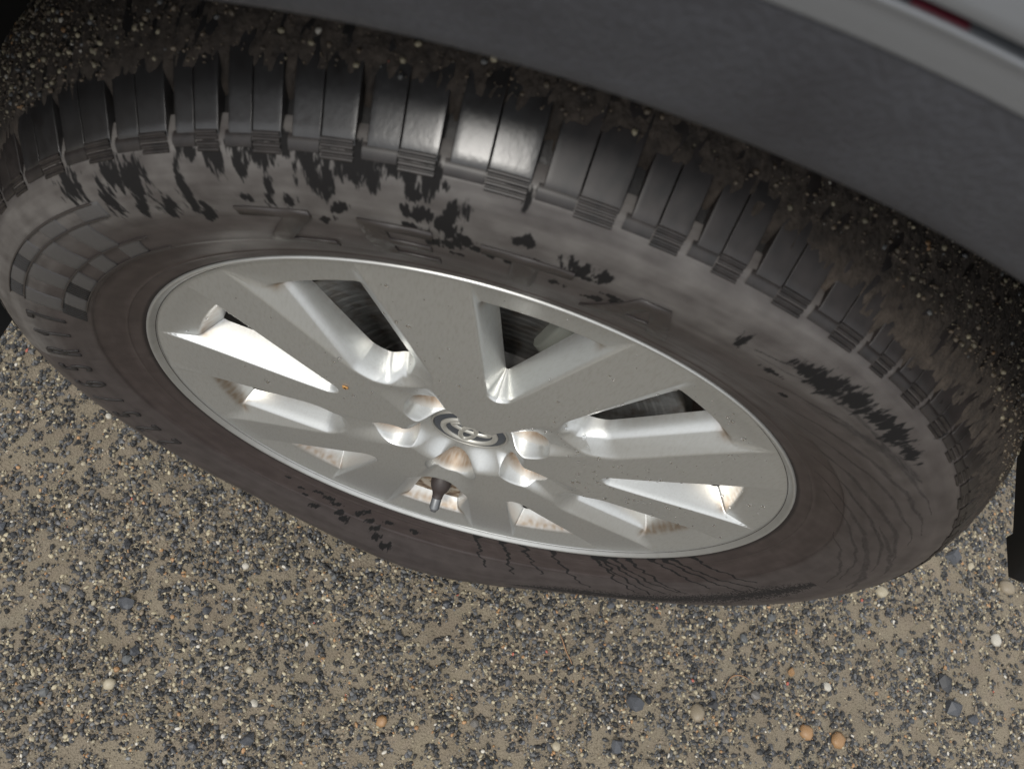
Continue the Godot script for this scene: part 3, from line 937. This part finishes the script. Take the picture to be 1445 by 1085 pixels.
func lettering(T: Node3D, text: String, from: float, r0: float, high: float, step: float, proud: float, wide: float, ink: Material) -> void:
	# letters raised on the sidewall, tops outwards, read clockwise
	var font := SystemFont.new()
	font.font_names = PackedStringArray(["Droid Sans"])
	font.font_weight = 700
	var prof := smooth(side_profile, 3)
	var a := from
	for ch in text:
		var tm := TextMesh.new()
		tm.text = ch
		tm.font = font
		tm.font_size = 64
		tm.pixel_size = high / 46.0
		tm.depth = proud
		tm.curve_step = 1.0
		var arr := tm.surface_get_arrays(0)
		var V: PackedVector3Array = arr[Mesh.ARRAY_VERTEX]
		var box := tm.get_aabb()
		var st := SurfaceTool.new()
		st.begin(Mesh.PRIMITIVE_TRIANGLES)
		var idx: PackedInt32Array = arr[Mesh.ARRAY_INDEX]
		if idx.is_empty():
			for i in V.size(): idx.append(i)
		var tris := []
		for i in range(0, idx.size(), 3):
			tris.append([V[idx[i]], V[idx[i + 1]], V[idx[i + 2]]])
		# cut long triangles so that the face follows the curved rubber
		for pass_ in 4:
			var next := []
			for t in tris:
				var l := [t[0].distance_to(t[1]), t[1].distance_to(t[2]), t[2].distance_to(t[0])]
				var m: float = l.max()
				if m < high * 0.22:
					next.append(t)
					continue
				var e := l.find(m)
				var p: Vector3 = t[e]
				var q: Vector3 = t[(e + 1) % 3]
				var o: Vector3 = t[(e + 2) % 3]
				var c := (p + q) / 2
				next.append([p, c, o])
				next.append([c, q, o])
			tris = next
		var turn := deg_to_rad(a - step * 0.5)
		for t in tris:
			for v: Vector3 in t:
				var x := (v.x - box.get_center().x) * wide
				var y := v.y - box.position.y
				var r := r0 + y * high / maxf(box.size.y, 1e-4)
				if ch == "/": r = r0 + y * high / box.size.y
				var ang := turn - x / (r0 + high * 0.5)
				st.add_vertex(settle(Vector3(r * cos(ang), r * sin(ang), at_profile(prof, r) + v.z + proud * 0.35)))
		st.generate_normals()
		st.index()
		add("lettering", st.commit(), ink, T)
		a -= step

# ------------------------------------------------------------------ alloy wheel
func soft(s: float, slope: float, r: float) -> float:
	if s <= -r: return 0.0
	if s < r: return slope * (s + r) * (s + r) / (4.0 * r)
	return slope * s

func smin(a: float, b: float, k: float) -> float:
	k = minf(k, 2.0 * minf(a, b) + 1e-6)
	var h := maxf(k - absf(a - b), 0.0) / k
	return minf(a, b) - h * h * k * 0.25

# depth cut below the face at polar place (rho, psi), psi = 0 on the axis of a narrow window, 36 degrees on the axis of a wide one;
# broad: the spoke of the pair that has a wide chamfer towards the wide window
func cut(rho: float, psi: float, broad: bool) -> float:
	var a := rho * cos(psi)
	var b := rho * sin(psi)
	var e := deg_to_rad(36.0) - psi
	var a2 := rho * cos(e)
	var b2 := rho * sin(e)
	var shelf := soft(0.2265 - rho, 0.24, 0.004) + soft(0.2030 - rho, 1.35, 0.0016)
	# narrow window: two straight sides that meet in a rounded tip
	var n1 := (0.0098 + (a - 0.117) * 0.33 - b) * 0.95
	var n2 := a - 0.1045
	var dn := smin(soft(inside(n1, n2, 0.007), 3.2, 0.0011), shelf, 0.003)
	# wide window: near parallel sides and a round inner end
	var k := smoothstep(0.001, 0.014, b2)
	var w := 0.008
	var sl := 0.9
	var hw := 0.0270 + (a2 - 0.13) * 0.06
	if broad:
		w = lerpf(w, 0.0150, k)
		sl = lerpf(sl, 0.72, k)
		hw += 0.0030 * k
	else:
		var edge := maxf(0.245 * a2, hw)
		w = lerpf(w, maxf(0.0025, edge - hw), k)
		sl = lerpf(sl, 0.58, k)
		hw = lerpf(hw, edge, k)
	var s1 := hw - b2
	var s2 := (a2 - 0.0935) * 0.85
	var ss := inside(s1, s2, 0.024)
	var dl := smin(soft(ss, sl, 0.0014) + soft(ss - w, lerpf(2.2, 2.4 if broad else 3.0, k), 0.0022), shelf, 0.003)
	return maxf(dn, dl)

func inside(s1: float, s2: float, r: float) -> float:
	# distance inside a corner rounded with radius r
	var x := maxf(r - s1, 0.0)
	var y := maxf(r - s2, 0.0)
	if x > 0.0 and y > 0.0: return r - sqrt(x * x + y * y)
	return minf(s1, s2)

func face(rho: float, psi: float, broad: bool) -> float:
	# the face before the windows are cut: each pair of spokes comes in as a proud root; between the roots the bolt pockets lie low
	var high := -0.0195 + 0.0175 * smoothstep(0.0285, 0.0490, rho)
	var low := minf(-0.0192 + (rho - 0.030) * 0.235, -0.0015)
	var e := deg_to_rad(36.0) - psi
	var a2 := rho * cos(e)
	var b2 := rho * sin(e)
	var off := b2 - 0.172 * a2
	var w := smoothstep(-0.0040, 0.0065, off) if broad else smoothstep(-0.008, 0.013, off)
	var z := lerpf(low, high, w)
	z -= 0.0035 * smoothstep(0.10, 0.225, rho)
	# the bolt pocket, a bowl that also bites into the roots beside it
	var q := sqrt((a2 - 0.0570) * (a2 - 0.0570) + b2 * b2) / 0.0182
	if q < 1.4:
		var bowl := low - 0.0145 + 0.0150 * pow(q, 3.4)
		var k := 0.0022
		var h := maxf(k - absf(z - bowl), 0.0) / k
		z = minf(z, bowl) - h * h * k * 0.25
	return z

const DEEP := 0.0215

func wheel(car: Node3D) -> void:
	var W := Node3D.new()
	W.name = "alloy_wheel"
	W.position = HUB
	car.add_child(W)
	var one := spoke_mesh(false)
	var two := spoke_mesh(true)
	for k in 5:
		var axis := deg_to_rad(14.0 + 72.0 * k)
		for m: ArrayMesh in [one, two]:
			add("spoke", m, M.silver, W, Transform3D(Basis(Vector3(0, 0, 1), axis), Vector3.ZERO))
	var hub := hub_meshes()
	add("hub", hub[0], M.silver, W)
	for k in 5:
		add("bolt_pocket", hub[k + 1], M.pocket, W)
	# outer lip: from the spokes' ends over the rounded edge down to the tyre
	add("rim_lip", lathe(smooth(PackedVector2Array([Vector2(0.2288, -0.0066), Vector2(0.2300, -0.0049), Vector2(0.2314, -0.0033), Vector2(0.2331, -0.0014), Vector2(0.2344, -0.0009), Vector2(0.2354, -0.0018), Vector2(0.2358, -0.0045), Vector2(0.234, -0.008)]), 4), 360), M.lip, W)
	add("barrel", lathe(PackedVector2Array([Vector2(0.234, -0.014), Vector2(0.2265, -0.018), Vector2(0.2180, -0.026), Vector2(0.2060, -0.035), Vector2(0.2000, -0.05), Vector2(0.198, -0.19)]), 180, 0, 360, true), M.barrel, W)
	drops(W)
	# centre cap with its emblem
	add("centre_cap", lathe(PackedVector2Array([Vector2(0.0, -0.0180), Vector2(0.018, -0.0182), Vector2(0.0278, -0.0188), Vector2(0.0288, -0.0210)]), 96, 0, 360, true), M.cap_dark, W)
	add("cap_ring", lathe(smooth(PackedVector2Array([Vector2(0.0283, -0.0215), Vector2(0.0287, -0.0186), Vector2(0.0294, -0.0181), Vector2(0.0302, -0.0184), Vector2(0.0307, -0.0215)]), 4), 120), M.cap_ring, W)
	var E := ovals()
	add("emblem", E, M.emblem, W, Transform3D(Basis(Vector3(0, 0, 1), deg_to_rad(-8)), Vector3(0, 0, -0.0180)))
	# valve plate closing the wide window at the bottom, and the valve on it
	var pl := PackedVector3Array()
	for i in 41:
		for j in 31:
			var rho := lerpf(0.094, 0.206, j / 30.0)
			var psi := deg_to_rad(lerpf(-17.0, 17.0, i / 40.0))
			var t := deg_to_rad(-94.0) + psi
			pl.append(Vector3(rho * cos(t), rho * sin(t), -0.0225 - 0.004 * smoothstep(0.19, 0.10, rho)))
	add("valve_plate", grid(pl, 41, 31, false, PackedVector2Array(), PackedColorArray(), PackedVector3Array(), true), M.dusty, W)
	var dir := Vector3(0.03, -0.55, 0.83).normalized()
	var bx := dir.cross(Vector3(0, 1, 0)).normalized()
	var frame := Transform3D(Basis(bx * 1.02, dir.cross(bx) * 1.02, dir * 0.97), Vector3(-0.0062, -0.1500, -0.0235))
	var stem := lathe(smooth(PackedVector2Array([Vector2(0.0088, -0.004), Vector2(0.0096, 0.001), Vector2(0.0094, 0.006), Vector2(0.0082, 0.0105), Vector2(0.0058, 0.0150), Vector2(0.0050, 0.0180), Vector2(0.0048, 0.0205), Vector2(0.0030, 0.0206)]), 4), 40)
	add("valve_stem", stem, M.valve_rubber, W, frame)
	var vp := PackedVector3Array()
	for i in 61:
		var t := TAU * i / 60.0
		for j in 7:
			var zz: float = [0.0203, 0.0208, 0.031, 0.0322, 0.0328, 0.0345, 0.0346][j]
			var rr: float = [0.0030, 0.0044, 0.0044, 0.0040, 0.0031, 0.0028, 0.0][j]
			if j == 1 or j == 2: rr += 0.00022 if i % 2 == 0 else -0.00022
			vp.append(Vector3(rr * cos(t), rr * sin(t), zz))
	add("valve_cap", grid(vp, 61, 7, true, PackedVector2Array(), PackedColorArray(), PackedVector3Array(), true), M.valve_metal, W, frame)

func fold(t: float) -> Array:
	# a direction round the wheel as (psi within half a repeat, whether on the broad spoke's side)
	var u := fposmod(rad_to_deg(t) - 14.0, 72.0)
	return [deg_to_rad(u), true] if u <= 36.0 else [deg_to_rad(72.0 - u), false]

func metal_at(x: float, y: float) -> float:
	var rho := sqrt(x * x + y * y)
	var f := fold(atan2(y, x))
	return face(rho, f[0], f[1]) - cut(rho, f[0], f[1])

func drops(W: Node3D) -> void:
	# rain drops standing on the right-hand spokes
	var T := []
	var tries := 0
	while T.size() < 230 and tries < 6000:
		tries += 1
		var t := deg_to_rad(rng.randf_range(-12.0, 66.0) if rng.randf() < 0.8 else rng.randf_range(66.0, 175.0))
		var rho := rng.randf_range(0.085, 0.222)
		var x := rho * cos(t)
		var y := rho * sin(t)
		var z := metal_at(x, y)
		if z < -0.024: continue
		var e := 0.0006
		var n := Vector3(-(metal_at(x + e, y) - z) / e, -(metal_at(x, y + e) - z) / e, 1.0).normalized()
		if n.z < 0.35: continue
		var s := lerpf(0.0004, 0.0016, pow(rng.randf(), 3.0))
		var bx := n.cross(Vector3(0, 1, 0.1)).normalized()
		T.append(Transform3D(Basis(bx * s, n * s * 0.6, bx.cross(n) * s * rng.randf_range(1.0, 1.5)), Vector3(x, y, z) + n * 0.0001))
	var cap := SphereMesh.new()
	cap.is_hemisphere = true
	cap.radius = 1.0
	cap.height = 1.0
	cap.radial_segments = 16
	cap.rings = 6
	var m := mat(Color(1, 1, 1, 0.0), 0.03)
	m.refraction_enabled = true
	m.refraction_scale = 0.033
	grains("water_drops", W, cap, T, PackedColorArray(), m)

func tint(rho: float, psi: float, d: float, spot: float) -> Color:
	# brown brake dust in the corners of the windows and in the bolt pockets
	var c := Color(1, 1, 1)
	var dust := Color(0.44, 0.29, 0.165)
	var n := 0.5 + 0.5 * fine.get_noise_2d(rho * 170.0 + spot, psi * 22.0)
	var k := exp(-pow((rho - 0.2005) / 0.0042, 2.0)) * smoothstep(0.003, 0.008, d) * (0.25 + 0.75 * n)
	k = maxf(k, 0.22 * n * smoothstep(0.014, 0.021, d))
	var e := deg_to_rad(36.0) - psi
	var q := Vector2(rho * cos(e) - 0.0570, rho * sin(e)).length() / 0.0182
	if q < 1.1:
		k = maxf(k, smoothstep(1.02, 0.86, q) * (0.50 + 0.45 * n))
	return c.lerp(dust, clampf(k, 0.0, 1.0))

func spoke_mesh(mirror: bool) -> ArrayMesh:
	var nr := 300
	var na := 230
	var r0 := 0.078
	var r1 := 0.2312
	var P := PackedVector3Array()
	var N := PackedVector3Array()
	var C := PackedColorArray()
	var D := PackedFloat32Array()
	var sgn := -1.0 if mirror else 1.0
	var half := deg_to_rad(36.0)
	var broad := not mirror
	for i in na + 1:
		var psi := half * i / na
		for j in nr + 1:
			var rho := lerpf(r0, r1, float(j) / nr)
			var ps := psi
			var d := cut(rho, ps, broad)
			if d > DEEP and d < DEEP + 0.006:
				# slide to the window's lower edge
				for it in 2:
					var e := 0.0003
					var gx := (cut(rho + e, ps, broad) - d) / e
					var gy := (cut(rho, ps + e / rho, broad) - d) / e
					var g2 := gx * gx + gy * gy
					if g2 < 0.05: break
					rho -= (d - DEEP) * gx / g2
					ps = clampf(ps - (d - DEEP) * gy / g2 / rho, 0.0, half)
					d = cut(rho, ps, broad)
			var h := 0.00025
			var z := face(rho, ps, broad) - d
			var zr := (face(rho + h, ps, broad) - cut(rho + h, ps, broad) - z) / h
			var zp := (face(rho, ps + h / rho, broad) - cut(rho, ps + h / rho, broad) - z) / h
			if ps < 1e-5 or ps > half - 1e-5: zp = 0.0
			var t := ps * sgn
			var er := Vector3(cos(t), sin(t), 0)
			var et := Vector3(-sin(t), cos(t), 0) * sgn
			P.append(Vector3(rho * cos(t), rho * sin(t), z))
			N.append((Vector3(0, 0, 1) - er * zr - et * zp).normalized())
			C.append(tint(rho, ps, d, 0.0))
			D.append(d)
	var I := PackedInt32Array()
	var nv := nr + 1
	for i in na:
		for j in nr:
			var a := i * nv + j
			var b := a + nv
			for tri in [[a, a + 1, b], [a + 1, b + 1, b]]:
				if D[tri[0]] > DEEP + 0.0012 or D[tri[1]] > DEEP + 0.0012 or D[tri[2]] > DEEP + 0.0012: continue
				if mirror: I.append_array(PackedInt32Array([tri[0], tri[1], tri[2]]))
				else: I.append_array(PackedInt32Array([tri[0], tri[2], tri[1]]))
	return pack(P, N, I, PackedVector2Array(), C)

func hub_meshes() -> Array:
	var nr := 90
	var na := 720
	var P := PackedVector3Array()
	var N := PackedVector3Array()
	var C := PackedColorArray()
	for i in na + 1:
		var t := TAU * i / na
		var u := fposmod(rad_to_deg(t) - 14.0, 72.0)
		var s := 1.0
		if u > 36.0:
			u = 72.0 - u
			s = -1.0
		var broad := s > 0.0
		var ps := deg_to_rad(u)
		for j in nr + 1:
			var rho := lerpf(0.0294, 0.078, float(j) / nr)
			var d := cut(rho, ps, broad)
			var h := 0.00025
			var z := face(rho, ps, broad) - d
			var zr := (face(rho + h, ps, broad) - cut(rho + h, ps, broad) - z) / h
			var zp := (face(rho, ps + h / rho, broad) - cut(rho, ps + h / rho, broad) - z) / h * s
			if u < 0.001 or u > 35.999: zp = 0.0
			P.append(Vector3(rho * cos(t), rho * sin(t), z))
			N.append((Vector3(0, 0, 1) - Vector3(cos(t), sin(t), 0) * zr - Vector3(-sin(t), cos(t), 0) * zp).normalized())
			C.append(tint(rho, ps, d, i * 0.05))
	# the plain hub, then the five pockets
	var lists := [PackedInt32Array(), PackedInt32Array(), PackedInt32Array(), PackedInt32Array(), PackedInt32Array(), PackedInt32Array()]
	for i in na:
		var t := TAU * (i + 0.5) / na
		var which := int(fposmod(rad_to_deg(t) - 14.0, 360.0) / 72.0)
		var axis := deg_to_rad(50.0 + 72.0 * which)
		for j in nr:
			var rho := lerpf(0.0294, 0.078, (j + 0.5) / nr)
			var q := Vector2(rho * cos(t - axis) - 0.0570, rho * sin(t - axis)).length() / 0.0182
			var a := i * (nr + 1) + j
			var b := a + nr + 1
			lists[which + 1 if q < 1.0 else 0].append_array(PackedInt32Array([a, b, a + 1, a + 1, b, b + 1]))
	var out := []
	for I: PackedInt32Array in lists:
		# keep only the corners each piece uses
		var seen := {}
		var p := PackedVector3Array()
		var n := PackedVector3Array()
		var c := PackedColorArray()
		var idx := PackedInt32Array()
		for v in I:
			if not seen.has(v):
				seen[v] = p.size()
				p.append(P[v])
				n.append(N[v])
				c.append(C[v])
			idx.append(seen[v])
		out.append(pack(p, n, idx, PackedVector2Array(), c))
	return out

func ovals() -> ArrayMesh:
	# the cap's badge: a broad oval ring, a flat oval across its upper part and an upright one below it
	var st := SurfaceTool.new()
	st.begin(Mesh.PRIMITIVE_TRIANGLES)
	for o in [[0.0, 0.0, 0.0205, 0.0192, 0.0031], [0.0, 0.0062, 0.0150, 0.0062, 0.0027], [0.0, -0.0030, 0.0052, 0.0130, 0.0027]]:
		var n := 72
		var P := PackedVector3Array()
		for i in n + 1:
			var t := TAU * i / n
			var c := Vector3(o[0] + o[2] * cos(t), o[1] + o[3] * sin(t), 0)
			var out := Vector3(cos(t) / o[2], sin(t) / o[3], 0).normalized()
			for k in 7:
				var a := PI * k / 6.0
				P.append(c + out * cos(a) * o[4] * 0.75 + Vector3(0, 0, sin(a) * o[4] * 0.7 - 0.0002))
		st.append_from(grid(P, n + 1, 7, true), 0, Transform3D())
	return st.commit()

# ------------------------------------------------------------------ brakes
func brakes(car: Node3D) -> void:
	var pr := PackedVector2Array([Vector2(0.070, -0.026), Vector2(0.077, -0.028), Vector2(0.081, -0.0495)])
	var r := 0.083
	while r < 0.157:
		pr.append(Vector2(r, -0.0500))
		pr.append(Vector2(r + 0.0010, -0.0502 - 0.0002 * float(int(r * 1000.0) % 3)))
		r += 0.0020
	pr.append_array(PackedVector2Array([Vector2(0.1585, -0.0508), Vector2(0.1600, -0.0535), Vector2(0.1600, -0.076), Vector2(0.157, -0.078)]))
	add("brake_disc", lathe(pr, 180, 0, 360), M.disc, car, Transform3D(Basis(), HUB))
	add("disc_shield", lathe(PackedVector2Array([Vector2(0.05, -0.090), Vector2(0.164, -0.092), Vector2(0.172, -0.084), Vector2(0.174, -0.090), Vector2(0.172, -0.108)]), 120, 0, 360), M.rust, car, Transform3D(Basis(), HUB))
	# caliper astride the disc, behind the right-hand upper spoke
	var cal := smooth(PackedVector2Array([Vector2(0.112, -0.049), Vector2(0.115, -0.040), Vector2(0.132, -0.036), Vector2(0.160, -0.036), Vector2(0.176, -0.042), Vector2(0.183, -0.056), Vector2(0.183, -0.088), Vector2(0.176, -0.10)]), 3)
	var P := PackedVector3Array()
	for i in 25:
		var t := deg_to_rad(lerpf(57.0, 80.0, clampf((i - 1) / 22.0, 0.0, 1.0)))
		for p in cal:
			var sunk := 0.03 if i == 0 or i == 24 else 0.004 * pow(absf(i - 12.0) / 11.0, 6.0)
			P.append(Vector3(p.x * cos(t), p.x * sin(t), p.y - sunk + 0.0016 * sin(i * 1.7) * float(i % 5 == 2)))
	add("brake_caliper", grid(P, 25, cal.size(), false, PackedVector2Array(), PackedColorArray(), PackedVector3Array(), true), M.caliper, car, Transform3D(Basis(), HUB))
